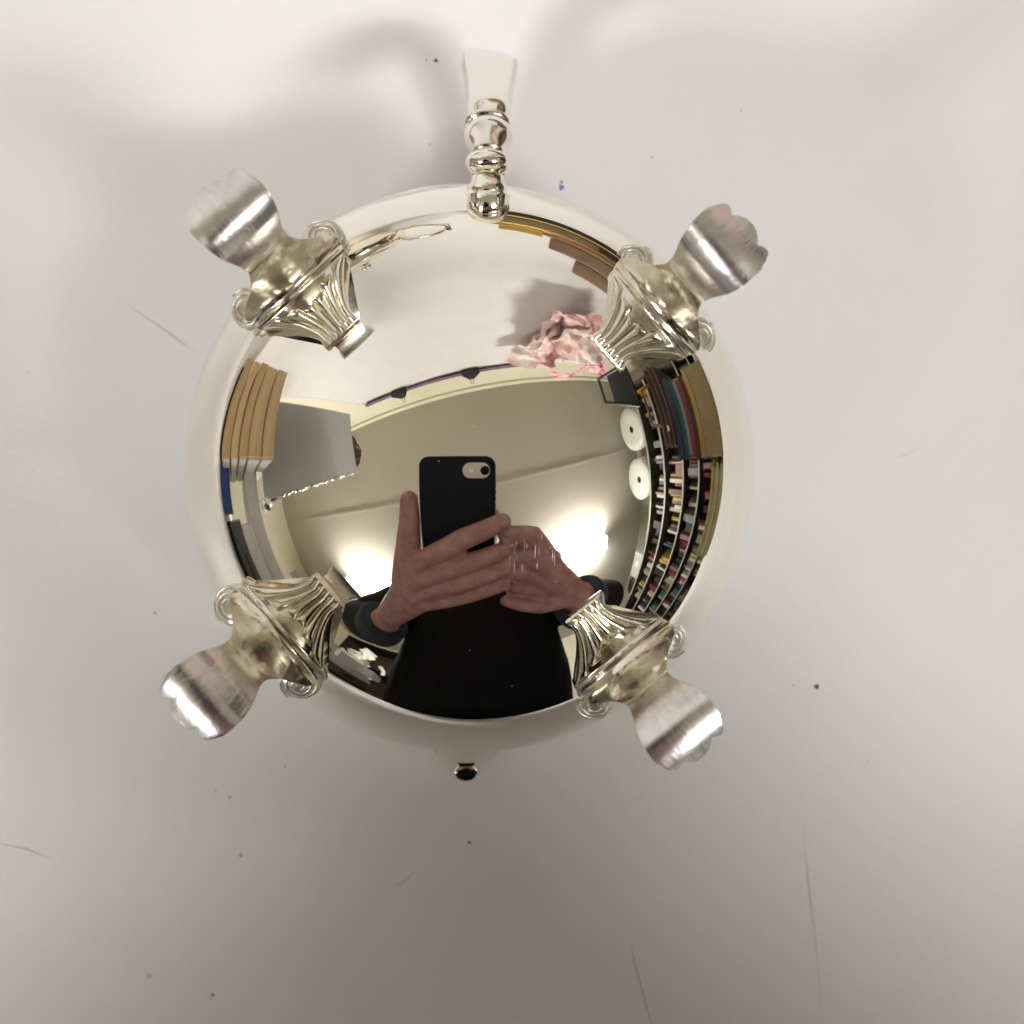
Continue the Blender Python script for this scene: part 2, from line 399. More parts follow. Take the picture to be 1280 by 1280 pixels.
SHN = ['highest shelf', 'second shelf down', 'third shelf down', 'fourth shelf down', 'fifth shelf down']
rb = random.Random(11)
ORD = 'first second third fourth fifth sixth seventh eighth ninth tenth eleventh twelfth thirteenth fourteenth fifteenth sixteenth seventeenth eighteenth nineteenth twentieth twenty-first twenty-second twenty-third twenty-fourth twenty-fifth twenty-sixth twenty-seventh twenty-eighth twenty-ninth thirtieth thirty-first thirty-second thirty-third thirty-fourth thirty-fifth thirty-sixth thirty-seventh thirty-eighth thirty-ninth fortieth forty-first forty-second forty-third forty-fourth forty-fifth'.split()
for si in range(5):
    Y = .36; z = SZ[si + 1]; top = SZ[si] - .025 - z
    n = 0
    while Y > -2.2 and n < 45:
        r = rb.random()
        if r < .16: Y -= rb.uniform(.03, .11)
        cn, cc = rb.choice(PAL); th = rb.choice([.016, .02, .025, .03, .04, .05, .07])
        if cn in ('white', 'red', 'yellow', 'cream'): th = min(th, .03)
        h = top * rb.uniform(.5, .92)
        Y -= th / 2
        book(SX + rb.uniform(.02, .09), Y, z, th, h, .18, cmat(cn.replace(' ', '_'), cc), f'{cn} book standing {ORD[n]} from the back-wall end of the {SHN[si]}', 'books crowding the shelf unit')
        Y -= th / 2 + rb.choice([.001, .002, .003, .015]); n += 1
# rolls of white foam on top of the shelves
for Y, lab in ((.065, 'white foam roll with black core on the shelf top, nearer the back wall'), (-.385, 'white foam roll with black core on the shelf top, further from the back wall')):
    t = tag(empty('foam_roll', W(SX + .17, Y, 1.055 + .19), AR), lab, 'foam roll', 'white foam rolls on the shelf unit')
    bm = bmesh.new(); L = .3
    def prof(u, v):
        P = [(.030, -L / 2), (.12, -L / 2 - .004), (.182, -L / 2), (.190, -L / 2 + .01), (.190, 0), (.190, L / 2 - .01), (.182, L / 2), (.12, L / 2 + .003), (.030, L / 2)]
        r, x = P[round(v * 8)]; a = 2 * pi * u; r *= 1 + .012 * sin(3 * a) * (r > .1)
        return Vector((x, r * cos(a), r * sin(a)))
    grid(bm, prof, 40, 9, closed_u=True); link('wound_foam', bm, ROLL, t, True)
    bm = bmesh.new(); tube(bm, [(-L / 2 + .004, 0, 0), (L / 2 - .004, 0, 0)], .0315, 20); link('core', bm, BLACK, t)
t = tag(empty('grey_carton', W(SX + .13, -1.30, 1.055), AR), 'grey carton with a white label on the shelf top', 'carton')
bm = bmesh.new(); box(bm, (0, 0, .085), (.24, .34, .17), bev=.004); link('body', bm, GREY, t)
bm = bmesh.new(); box(bm, (-.121, .02, .09), (.003, .07, .05)); link('label_patch', bm, WHITE, t)
t = tag(empty('black_bag', W(SX + .15, -1.68, 1.055), AR), 'black soft bag slumped on the shelf top beside the grey carton', 'bag')
bm = bmesh.new(); ball(bm, (0, 0, .10), .13, (1, 1.3, .8)); link('bag_body', bm, BLACK, t, True)
bm = bmesh.new(); tube(bm, [(0, -.09, .17), (0, -.06, .25), (0, .06, .25), (0, .09, .17)], .008, 8); link('strap', bm, BLACK, t)

# cardboard carton at the table's edge and the pile on it
t = tag(empty('cardboard_carton', W(.60, .02, .0008), AR), 'flat brown cardboard carton at the table edge under the books', 'carton')
bm = bmesh.new(); box(bm, (0, 0, .057), (.24, .20, .114), bev=.003); link('body', bm, OLIVE, t)
bm = bmesh.new(); box(bm, (0, 0, .1165), (.246, .206, .005), bev=.001); link('lid', bm, OLIVE, t)
zc_ = .1202
PILE = [('yellow', (.48, .38, .10), .018, .20, 'yellow folder lying lowest on the brown carton'), ('orange', (.45, .15, .04), .008, .19, 'thin orange booklet lying on the yellow folder'),
        ('black', (.012, .012, .014), .022, .20, 'black book lying on the thin orange booklet'), ('red', (.36, .04, .03), .022, .19, 'red book lying between black and grey-blue books'),
        ('greyblue', (.16, .22, .26), .014, .18, 'grey-blue book lying directly on the red book'), ('teal', (.01, .10, .12), .024, .20, 'teal book lying beneath the navy book'),
        ('navy', (.012, .02, .05), .030, .21, 'navy book lying topmost in the pile')]
for cn, cc, th, ln, lab in PILE:
    bm = bmesh.new(); dx = random.uniform(-.006, .006); dp = .22
    for zz in (.001, th - .001): box(bm, (0, 0, zz), (dp, ln, .002), mi=0)
    box(bm, (-dp / 2 + .001, 0, th / 2), (.002, ln, th - .0042), mi=0)
    box(bm, (0.0, 0, th / 2), (dp - .008, ln - .008, th - .0042), mi=1)
    o = link('book', bm, [cmat(cn, cc), PAGES]); o.location = W(.60 + dx, .02 + random.uniform(-.008, .008), zc_); o.rotation_euler = (0, 0, AR + random.uniform(-.04, .04))
    tag(o, lab, 'book', 'books piled on the brown carton'); zc_ += th + .0004
t = tag(empty('document_case', W(.60, .06, zc_), AR), 'black document case with brown leather edges lying on the book pile', 'case')
bm = bmesh.new(); box(bm, (0, 0, .035), (.22, .22, .07), bev=.012); link('body', bm, BLACK, t)
for dz, dy in ((.012, -.0), (.035, 0), (.058, 0)):
    bm = bmesh.new(); box(bm, (-.108, dy, dz), (.012, .226, .005), bev=.002); link('leather_band', bm, LEATHER, t)
bm = bmesh.new(); box(bm, (-.114, -.06, .03), (.006, .014, .014), bev=.002); link('clasp', bm, FOIL, t)
bm = bmesh.new(); tube(bm, [(-.1, -.05, .068), (-.12, -.04, .105), (-.12, .06, .105), (-.1, .07, .068)], .006, 10); link('handle', bm, LEATHER, t)
# black frame leaning on the case
t = tag(empty('framed_panel', (0, 0, 0)), 'black framed panel standing on top of the document case', 'frame')
c4 = [Vector(p) for p in ((.369, .296, .521), (.411, .232, .563), (.44, .183, .393), (.38, .288, .361))]
bm = bmesh.new()
for a, b in zip(c4, c4[1:] + c4[:1]): tube(bm, [a, b], .0055, 8)
link('border', bm, BLACK, t)
bm = bmesh.new(); m1, m2 = c4[0].lerp(c4[3], .32), c4[1].lerp(c4[2], .30)
off = Vector((.004, .002, 0))
a = [bm.verts.new(p) for p in (m1, m2, c4[2], c4[3])]; b = [bm.verts.new(p + off) for p in (m1, m2, c4[2], c4[3])]
bm.faces.new(a); bm.faces.new(b[::-1])
for k in range(4): bm.faces.new((a[k], b[k], b[(k + 1) % 4], a[(k + 1) % 4]))
link('panel', bm, BLACK, t)
# yellow magazine stack in front of the carton's end
t = tag(empty('magazine_stack', W(.62, -.22, .0008), AR), 'low stack of yellow edged magazines next to the brown carton', 'magazines')
for k in range(7):
    bm = bmesh.new(); box(bm, (random.uniform(-.01, .01), random.uniform(-.01, .01), .006 + k * .0125), (.22, .24, .0115), bev=.001)
    link('magazine', bm, cmat(['pale_yellow', 'cream', 'olive'][k % 3], [(.46, .40, .14), (.55, .50, .36), (.25, .24, .08)][k % 3]), t)

# ================================================================== LEFT: boxes, boards, panel
for k, (z0, z1, m_, dx, lab) in enumerate(((.012, .052, TAN2, 0, 'lowest tan board in the stack'), (.053, .085, TAN, .0, 'tan board second from the bottom of the stack'), (.086, .118, TAN2, .006, 'darker tan board in the middle of the stack'),
                                          (.119, .165, TAN, .004, 'thick tan board second from the top of the stack'), (.166, .205, TAN, .008, 'topmost tan board of the stack'))):
    t = tag(empty('packing_board', W(-.475 + dx, .2, z0), AR), lab + ' beside the grey panel', 'board', 'tan boards stacked on the table')
    bm = bmesh.new(); box(bm, (0, 0, (z1 - z0) / 2), (.22, .19, z1 - z0 - .0012), bev=.002); link('core', bm, m_, t)
    bm = bmesh.new(); box(bm, (.0, -.097, (z1 - z0) / 2), (.20, .004, z1 - z0 - .008)); link('end_paper', bm, WHITE, t)
bm = bmesh.new(); box(bm, (0, 0, 0), (.2, .16, .010), bev=.002)
o = link('felt_mat', bm, BLACK); o.location = W(-.475, .2, .0063); o.rotation_euler = (0, 0, AR); tag(o, 'thin black mat under the tan boards', 'mat')
t = tag(empty('blue_box', W(-.455, .065, .0008), AR), 'small blue box low beside the tan boards', 'box')
bm = bmesh.new(); box(bm, (0, 0, .021), (.06, .085, .042), bev=.003); link('body', bm, BLUE, t)
bm = bmesh.new(); box(bm, (0, 0, .0435), (.063, .088, .003), bev=.001); link('lid', bm, BLUE, t)
t = tag(empty('drawer_unit', W(-.57, -.26, .0008), AR), 'low grey drawer unit on black runners along the table', 'drawer unit')
bm = bmesh.new(); box(bm, (0, 0, .010), (.25, .54, .020), bev=.002); link('plinth', bm, BLACK, t)
bm = bmesh.new(); box(bm, (0, 0, .046), (.24, .54, .052), bev=.002); link('body', bm, GREY, t)
for k in range(3):
    bm = bmesh.new(); box(bm, (.1225, -.18 + k * .18, .046), (.006, .172, .044), bev=.002); d = link('drawer', bm, cmat('dark_grey', (.12, .12, .12)), t)
    bm = bmesh.new(); box(bm, (.1275, -.18 + k * .18, .046), (.005, .05, .008), bev=.002); link('handle', bm, BLACK, d)
for X, Y, z, s, lab in ((-.56, -.26, .0728, (.22, .52, .046), 'long white box lying on the grey drawer unit'), (-.585, -.13, .1192, (.22, .50, .056), 'upper long white box lying on the lower white box')):
    t = tag(empty('white_box', W(X, Y, z), AR), lab, 'box', 'long white boxes on the drawer unit')
    bm = bmesh.new(); box(bm, (0, 0, s[2] / 2 - .004), (s[0], s[1], s[2] - .008), bev=.003); link('body', bm, WHITE, t)
    bm = bmesh.new(); box(bm, (0, 0, s[2] - .005), (s[0] + .006, s[1] + .006, .009), bev=.002); link('lid', bm, WHITE, t)
t = tag(empty('short_white_box', W(-.60, -.50, .1192), AR), 'short white box at the end of the drawer unit', 'box')
bm = bmesh.new(); box(bm, (0, 0, .025), (.2, .17, .05), bev=.003); link('body', bm, WHITE, t)
bm = bmesh.new(); box(bm, (0, 0, .053), (.206, .176, .006), bev=.002); link('lid', bm, WHITE, t)
# grey reflector panel with a foil edge
t = tag(empty('reflector_panel', (0, 0, 0)), 'grey reflector panel with crinkled foil edge standing above the boxes', 'reflector')
c4 = [Vector(p) for p in ((-.474, -.069, .20), (-.462, .153, .19), (-.450, .188, .56), (-.452, -.006, .635))]
nr = (c4[1] - c4[0]).cross(c4[3] - c4[0]).normalized(); nr = nr if nr.x > 0 else -nr
bm = bmesh.new(); a = [bm.verts.new(p) for p in c4]; b = [bm.verts.new(p - nr * .008) for p in c4]
bm.faces.new(a); bm.faces.new(b[::-1])
for k in range(4): bm.faces.new((a[k], b[k], b[(k + 1) % 4], a[(k + 1) % 4]))
bmesh.ops.recalc_face_normals(bm, faces=bm.faces); link('board', bm, GREY, t)
bm = bmesh.new()
def foil(u, v):
    p = c4[0].lerp(c4[3], u); d = (c4[0] - c4[1]).normalized()
    a = -pi / 2 + v * pi
    r = .007 + .004 * noise.noise(Vector((u * 22, v * 3, 1))) + .003 * noise.noise(Vector((u * 60, v * 5, 4)))
    return p - nr * .004 + d * (r * cos(a) - .001) + nr * (r * 1.1 * sin(a))
grid(bm, foil, 90, 10); link('foil_edge', bm, FOIL, t, True)
bm = bmesh.new(); ball(bm, (-.47, -.075, .20), .014, (1, 1.2, 1.6), seg=10)
for v in bm.verts: v.co += Vector((noise.noise(v.co * 90), noise.noise(v.co * 90 + Vector((5, 0, 0))), noise.noise(v.co * 90 + Vector((0, 8, 0))))) * .008
link('foil_corner', bm, FOIL, t)
t = tag(empty('brown_cloth', (0, 0, 0)), 'dark brown cloth hooked over the top of the grey reflector panel', 'cloth')
bm = bmesh.new()
def cloth(u, v):
    p = c4[3].lerp(c4[2], .05 + .62 * u)
    hgt = .07 * sin(pi * min(1, u * .95 + .04)) ** .6 * v
    d = (c4[3] - c4[0]).normalized()
    return p - nr * (.014 + .01 * noise.noise(Vector((u * 6, v * 4, 2)))) + d * (hgt - .01 + .012 * noise.noise(Vector((u * 9, v * 3, 0))) * v)
grid(bm, cloth, 24, 8); o = link('fabric', bm, cmat('dark_brown', (.05, .025, .018)), t, True)
sdm = o.modifiers.new('thick', 'SOLIDIFY'); sdm.thickness = .003

# ================================================================== things behind the jug on the paper
t = tag(empty('silver_teapot', (-.145, .262, .0008), radians(-10)), 'small silver teapot with looped handle standing behind the jug', 'teapot')
bm = bmesh.new(); lathe(bm, [(0, .0), (.034, .0), (.037, .004), (.030, .010), (.050, .022), (.064, .040), (.062, .058), (.048, .074), (.040, .078), (.020, .090), (0, .094)], 48); link('body', bm, SILVER, t, True)
bm = bmesh.new(); tube(bm, [(.058, 0, .056), (.074, 0, .070), (.098, .0, .072), (.118, 0, .062), (.116, 0, .050), (.09, 0, .036), (.060, 0, .034)], .0042, 10); link('handle', bm, SILVER, t, True)
bm = bmesh.new(); ball(bm, (0, 0, .101), .009, (1, 1, .8)); link('finial', bm, SILVER, t, True)
bm = bmesh.new(); tube(bm, [(-.055, 0, .030), (-.078, 0, .042), (-.092, 0, .070)], [.013, .009, .006], 12); link('spout', bm, SILVER, t, True)
for z, r in ((.0755, .047), (.0225, .050)):
    bm = bmesh.new(); tube(bm, [(r * cos(a), r * sin(a), z) for a in [2 * pi * k / 40 for k in range(41)]], .0016, 8, cap=False); link('moulding', bm, GOLD if z < .03 else SILVER, t, True)
t = tag(empty('gilt_frame', (.113, .258, .0008), radians(-24.5)), 'low dark frame with gilt edges lying behind the jug', 'frame')
bm = bmesh.new(); box(bm, (0, 0, .007), (.20, .10, .014), bev=.002); link('base', bm, BLACK, t)
bm = bmesh.new(); box(bm, (0, 0, .017), (.206, .106, .006), bev=.002); link('gilt_edge', bm, GOLD, t)
bm = bmesh.new(); box(bm, (0, 0, .029), (.196, .098, .018), bev=.003); link('moulding', bm, cmat('umber', (.15, .11, .07)), t)
bm = bmesh.new(); box(bm, (0, 0, .0405), (.202, .102, .005), bev=.002); link('gilt_edge', bm, GOLD, t)
bm = bmesh.new(); box(bm, (.052, -.0505, .0265), (.06, .004, .014), bev=.0015); link('inlay', bm, BLACK, t)
t = tag(empty('yellow_card', (.045, .275, .0440), radians(-20)), 'folded yellow card lying on the end of the gilt edged frame', 'card')
bm = bmesh.new(); box(bm, (0, 0, .002), (.055, .04, .003)); box(bm, (0, .019, .009), (.055, .002, .016)); link('fold', bm, cmat('amber', (.42, .27, .06)), t)
t = tag(empty('wooden_block', W(.232, .252, .0008), radians(-32)), 'worn brown wooden block with reddish top lying behind the jug', 'block')
bm = bmesh.new(); box(bm, (0, 0, .024), (.17, .08, .052), bev=.004); link('lower_slab', bm, WOODM, t)
bm = bmesh.new(); box(bm, (.008, .0, .0725), (.155, .070, .040), bev=.004); link('upper_slab', bm, cmat('red_brown', (.19, .125, .09)), t)
bm = bmesh.new(); box(bm, (.025, .004, .116), (.11, .05, .046), bev=.006); link('cap', bm, WOODM, t)

# ================================================================== THE SILVER JUG
R, B, ZW, SH = .048, .033, .042, .10
def zb(r): return ZW + B * sqrt(max(0, 1 - (r / R) ** 2))
jug = tag(empty('silver_jug', (0, 0, .0008)), 'polished silver cream jug turned upside down on white paper, four feet up', 'jug')
jug.location = (0, 0, 0)
bm = bmesh.new()
prof = [(.0355, .0012), (.0368, .0009), (.0372, .0030), (.0362, .0060), (.0352, .010), (.0356, .015), (.0385, .021), (.0425, .028), (.0460, .0345), (.0476, .039)]
a0 = 0.0
for k in range(0, 73):
    a = k / 72 * pi / 2; prof.append((R * cos(a), ZW + B * sin(a)))
# dense near the waist with smooth joins
lathe(bm, prof, 256)
for v in bm.verts:
    if v.co.z > ZW: v.co.x += SH * (v.co.z - ZW)
bm.normal_update()
body = link('bowl', bm, SILVER, jug, True)

# ---- one leg in local axes: u outward, v across, z up, origin on the jug's axis
SR = [227, 240, 255, 270, 285, 295, 301, 308, 318, 328, 340, 353, 364, 376, 390, 410, 430, 450, 469]
SREL = [.25, .55, 1.0, 1.5, 2.1, 2.6, 2.9, 2.9]                      # height over the bowl up to the hollow back
SZL = [0, 0, 0, 0, 0, 0, 0, 0, 0, 0, 72.4, 76.0, 78.6, 80.7, 82.5, 84.0, 84.5, 84.2, 83.2]
SW = [3.2, 3.0, 3.7, 5.0, 6.7, 7.9, 8.3, 8.6, 8.6, 7.4, 5.2, 3.9, 3.75, 4.2, 4.9, 5.4, 5.5, 5.4, 5.3]
def zsurf(x, y):
    xl = x
    for _ in range(8):
        z = zb(min(R, sqrt(xl * xl + y * y))); xl = x - SH * (z - ZW)
    return z
LAZ = 0.0
def zs_leg(u, v):      # the leaning dome under a point of the leg at azimuth LAZ, mm
    c, q = cos(LAZ), sin(LAZ)
    return zsurf((u * c - v * q) / 1000, (u * q + v * c) / 1000) * 1000
def zrel(s):               # sheet height at radius-mark s, and its radius, before bending
    z = 69.0
    for _ in range(7):
        if s >= 356: z = interp(SR, SZL, s)
        else:
            u = s / 1379 * (ZC * 1000 - z)
            z = zs_leg(u, 0) + interp(SR[:8], SREL, min(s, 303))
            if s > 303:                                   # one smooth concave sweep from the knee up to the neck
                p = (s - 303) / 53; u3 = 303 / 1379 * 161; z3 = zs_leg(u3, 0) + 2.9
                z = z3 + (76.8 - z3) * (.45 * p * p * (3 - 2 * p) + .55 * p ** 1.6)
    return z, s / 1379 * (ZC * 1000 - z)
def sstep(a, b, x):
    t = max(0, min(1, (x - a) / (b - a))); return t * t * (3 - 2 * t)
def legpt(s, t):
    z, u = zrel(s); h = interp(SR, SW, s)
    if s < 356: h *= (ZC * 1000 - z) / (160.5 - 5 * sstep(320, 356, s))
    v = t * h
    at = abs(t)
    w1 = 1 - sstep(306, 344, s)
    edge = zs_leg(u, h if t > 0 else -h) + .30 if s < 345 else z
    dz = max(.15, z - edge) * at ** 2.2 * w1 + .35 * at ** 2 * (1 - w1)
    f = (ZC * 1000 - z + dz) / (ZC * 1000 - z)
    z -= dz; u *= f; v *= f
    if s < 298:                               # shell flutes, rounded tongues, mid ones shorter
        f = (t + 1) / 2 * 6; i = min(5, int(f)); q = (f - i) * 2 - 1
        mid = [296, 289, 280, 278, 287, 296][i]
        env = max(0, min(1, (mid - s) / 9)) ** .6 * max(0, min(1, (s - 224) / 10))
        z += (.75 + .35 * (s - 227) / 60) * env * (sqrt(max(0, 1 - q * q)) - .3)
    z += .60 * exp(-((s - 301) / 2.6) ** 2)       # seam bead at the knee
    if 304 < s < 354:                             # hollow back between soft rims
        e = sin(pi * (s - 304) / 50) ** 2
        z += e * (-.75 * (1 - at ** 2.5) + .35 * exp(-((at - .86) / .14) ** 2))
    return Vector((u / 1000, v / 1000, z / 1000))
def skirt_leg():
    bm = bmesh.new(); n = 81; ns = 130
    s0, s1 = 227, 366
    rows = []
    for i in range(ns):
        s = s0 + (s1 - s0) * i / (ns - 1)
        row = [legpt(s, -1 + 2 * j / (n - 1)) for j in range(n)]
        lo = []
        for p in (row[0], row[-1]): lo.append(Vector((p.x, p.y * .97, p.z - .0007 - .0006 * min(1, i / 20))))
        rows.append([bm.verts.new(p) for p in [lo[0]] + row + [lo[1]]])
    for i in range(ns - 1):
        for j in range(n + 1): bm.faces.new((rows[i][j], rows[i + 1][j], rows[i + 1][j + 1], rows[i][j + 1]))
    for i in range(ns - 1): bm.faces.new((rows[i][0], rows[i][n + 1], rows[i + 1][n + 1], rows[i + 1][0]))
    bm.faces.new([rows[0][j] for j in range(n + 2)])
    bm.faces.new([rows[-1][j] for j in range(n + 2)][::-1])
    bmesh.ops.recalc_face_normals(bm, faces=bm.faces)
    return bm
def padend(t):
    a = abs(t)
    c = 469 - 9 * (a / .42) ** 2.4 if a < .55 else 440
    b = 461 - 26 * (abs(a - .70) / .30) ** 2.6 if a > .70 else 461 - 10 * ((.70 - a) / .30) ** 2
    return max(c, b)
def pad_bm(seed):
    bm = bmesh.new(); n = 57; ns = 70; s0 = 360
    up, dn = [], []
    for i in range(ns):
        k = i / (ns - 1); a, b = [], []
        for j in range(n):
            t = -1 + 2 * j / (n - 1)
            s = s0 + (padend(t) - s0) * k
            p = legpt(s, t)
            nz = noise.noise(Vector((p.x * 170, p.y * 170, seed)))
            p.z += .00025 + .00007 * nz + seed * .000025 * sin(k * 4 + seed)
            p.y += .0002 * noise.noise(Vector((p.x * 220, 3, seed))) * abs(t)
            p.x += .0002 * noise.noise(Vector((4, p.y * 300, seed))) * k
            a.append(bm.verts.new(p)); b.append(bm.verts.new(p - Vector((0, 0, .0010))))
        up.append(a); dn.append(b)
    for i in range(ns - 1):
        for j in range(n - 1):
            bm.faces.new((up[i][j], up[i + 1][j], up[i + 1][j + 1], up[i][j + 1])); bm.faces.new((dn[i][j], dn[i][j + 1], dn[i + 1][j + 1], dn[i + 1][j]))
        bm.faces.new((up[i][0], dn[i][0], dn[i + 1][0], up[i + 1][0])); bm.faces.new((up[i][-1], up[i + 1][-1], dn[i + 1][-1], dn[i][-1]))
    for j in range(n - 1):
        bm.faces.new((up[0][j], up[0][j + 1], dn[0][j + 1], dn[0][j])); bm.faces.new((up[-1][j], dn[-1][j], dn[-1][j + 1], up[-1][j + 1]))
    bmesh.ops.recalc_face_normals(bm, faces=bm.faces)
    return bm
def scroll_bm(sg):
    bm = bmesh.new()
    c = Vector((.0402, sg * .0076, .0602)); ax = Vector((.25, sg * .35, .9)).normalized()
    e1 = ax.orthogonal().normalized(); e2 = ax.cross(e1)
    rot = Matrix((e1, e2, ax)).transposed()
    ball(bm, c, .0033, (1, 1, .38), rot, 28)
    pts, rr = [], []
    for k in range(70):
        a = k / 69 * 2 * pi * 2.9; r = .0005 + .0026 * (k / 69)
        pts.append(c + e1 * r * cos(a) + e2 * r * sin(a) + ax * (.00155 * sqrt(max(0, 1 - (r / .0036) ** 2)))); rr.append(.00012 + .00006 * k / 69)
    tube(bm, pts, rr, 8)
    # stem running back under the knee
    tube(bm, [c + Vector((0, 0, -.0012)), Vector((.0398, sg * .0078, .0592)), Vector((.0384, sg * .0070, .0600)), Vector((.0370, sg * .0055, .0610))], [.0020, .0021, .0019, .0014], 14)
    return bm
def smooth_by_angle(o, ang=50):
    try: o.data.set_sharp_from_angle(angle=radians(ang))
    except Exception: pass
scr = []
for k, (az, sc) in enumerate(((-50.7, 1.0), (41.0, 1.0), (132.8, 1.015), (220.6, 1.02))):
    LAZ = radians(az)
    lg = link('leg', skirt_leg(), CAST, jug, True); smooth_by_angle(lg)
    for q in range(2):
        if k == 0: scr.append(link('scroll', scroll_bm(-1 + 2 * q), SCRL, lg, True))
        else:
            d = scr[q].copy(); COL.objects.link(d); d.parent = lg
    lg.rotation_euler = (0, 0, LAZ); lg.scale = (sc, sc, 1)
    p = link('foot_pad', pad_bm(k * 3.7), PAD, lg, True); smooth_by_angle(p)

# ---- handle on the +y side
hp = [(39.0, 57.5), (41.5, 59.0), (43.5, 59.6), (45.0, 58.9), (47.2, 58.0), (49.5, 56.6), (52.5, 54.4), (55.5, 51.8), (58.0, 49.6), (60.4, 46.4), (63.6, 42.0), (67.2, 37.4), (70.6, 32.8), (73.4, 28.2), (74.4, 23.0), (72.0, 17.6), (67.0, 13.2), (59.0, 10.4), (50, 9.6), (40.5, 10.0), (35, 10.5)]
hw = [2.9, 3.45, 3.4, 2.5, 3.1, 2.4, 3.85, 3.2, 3.5, 3.75, 3.95, 4.35, 4.75, 5.05, 4.95, 4.5, 4.0, 3.6, 3.2, 3.0, 3.0]
hh = [2.0, 2.6, 2.7, 2.1, 2.4, 1.9, 3.3, 2.3, 2.6, 2.6, 2.5, 2.5, 2.5, 2.6, 2.6, 2.4, 2.3, 2.2, 2.1, 2.0, 2.0]
def handle_part(i0, i1, name, m=SILVER, dense=9):
    bm = bmesh.new(); ts = [i0 + (i1 - i0) * k / ((i1 - i0) * dense) for k in range((i1 - i0) * dense + 1)]
    idx = list(range(len(hp)))
    C = [Vector((0.0030 + .00011 * max(0, min(t, 14) - 5), interp(idx, [p[0] for p in hp], t) / 1000, interp(idx, [p[1] for p in hp], t) / 1000)) for t in ts]
    rings = []
    for k, t in enumerate(ts):
        tg = (C[min(k + 1, len(C) - 1)] - C[max(k - 1, 0)]).normalized(); nz = Vector((1, 0, 0)).cross(tg).normalized()
        a, b = interp(idx, hw, t) / 1000, interp(idx, hh, t) / 1000
        ro = radians(9) * max(0, min(1, (t - 8) / 3)); X1 = Vector((1, 0, 0)) * cos(ro) + nz * sin(ro) * -1; Z1 = nz * cos(ro) + Vector((1, 0, 0)) * sin(ro)
        if Z1.z < 0 and t < 12: pass
        ex = 1 - .45 * max(0, min(1, (t - 7) / 3))
        se = lambda q: math.copysign(abs(q) ** ex, q)
        rings.append([bm.verts.new(C[k] + X1 * a * se(cos(q)) + Z1 * b * se(sin(q))) for q in [2 * pi * j / 36 for j in range(36)]])
    for k in range(len(rings) - 1):
        for j in range(36): bm.faces.new((rings[k][j], rings[k][(j + 1) % 36], rings[k + 1][(j + 1) % 36], rings[k + 1][j]))
    bm.faces.new(rings[0][::-1]); bm.faces.new(rings[-1])
    bmesh.ops.recalc_face_normals(bm, faces=bm.faces)
    return link(name, bm, m, HND, True)
bmh = bmesh.new(); HND = None
HND = jug
arm = handle_part(5, 20, 'handle', SATIN); HND = arm
bm = bmesh.new(); lathe(bm, [(0, 0), (.0022, .0001), (.0028, .0005), (.0033, .0013), (.00335, .0036), (.0030, .0040), (.0031, .0046), (.0026, .0054), (.0024, .0064), (0, .0064)], 40)
fm = Matrix.Rotation(radians(-80), 4, 'X')
for v in bm.verts: v.co = Vector((.0030, .0390, .0588)) + (fm @ Vector((v.co.x, v.co.y * .9, v.co.z)))
fer = link('ferrule', bm, SILVER, arm, True); smooth_by_angle(fer, 40)
def ring(yc, zc, a, b, th, tilt, name):
    bm = bmesh.new()
    def f(u, v):
        p = 2 * pi * u; q = 2 * pi * v
        x = (a + th * cos(q)) * cos(p); y = (b + th * cos(q)) * sin(p); z = th * .9 * sin(q)
        V = Matrix.Rotation(tilt, 3, 'X') @ Vector((x, y, z))
        return V + Vector((.0030, yc / 1000, zc / 1000))
    grid(bm, f, 48, 12, True, True); bmesh.ops.recalc_face_normals(bm, faces=bm.faces)
    return link(name, bm, SILVER, arm, True)
bm = bmesh.new(); ball(bm, (.0030, .0476, .0586), .0035, (1, .60, .85), None, 32); link('bead', bm, SILVER, arm, True)
ring(55.6, 51.8, .0031, .0022, .0007, radians(-125), 'bead_ring')

# ---- spout on the -y side
bm = bmesh.new()
def spout(u, v):
    # v along from wall to lip, u around (open toward the paper)
    a = pi * u
    y = interp([0, .25, .5, .75, 1], [38, 47, 54, 59, 62.2], v); zc = interp([0, .25, .5, .75, 1], [20, 16.5, 13, 9.5, 6.0], v)
    hw_ = interp([0, .25, .5, .75, 1], [13.5, 10.0, 7.0, 5.2, 3.6], v); hz = interp([0, .25, .5, .75, 1], [15, 12, 8.5, 6.0, 3.0], v)
    return Vector((-.0006 + hw_ / 1000 * cos(a), -y / 1000, max(.0012, (zc - 6) / 1000) + hz / 1000 * sin(a)))
grid(bm, spout, 41, 31); 
o = link('spout', bm, SILVER, jug, True); sd = o.modifiers.new('thick', 'SOLIDIFY'); sd.thickness = .0011; sd.offset = 0
bmesh_reflector = bmesh.new(); ball(bmesh_reflector, (-.0006, -.0618, .0076), .0024, (1, .80, .12), Matrix.Rotation(radians(11), 3, 'X'), 32); link('lip_reflector', bmesh_reflector, SILVER, o, True)  # flat mirror disc added, tilted to reflect the dark sweater as an oval
bm = bmesh.new()
for u_ in (0.02, .98): tube(bm, [spout(u_, v / 18) + Vector((0, 0, .0008)) for v in range(15)], [.0010] * 12 + [.0008, .0006, .0003], 10)
link('spout_edge', bm, CAST, o, True)
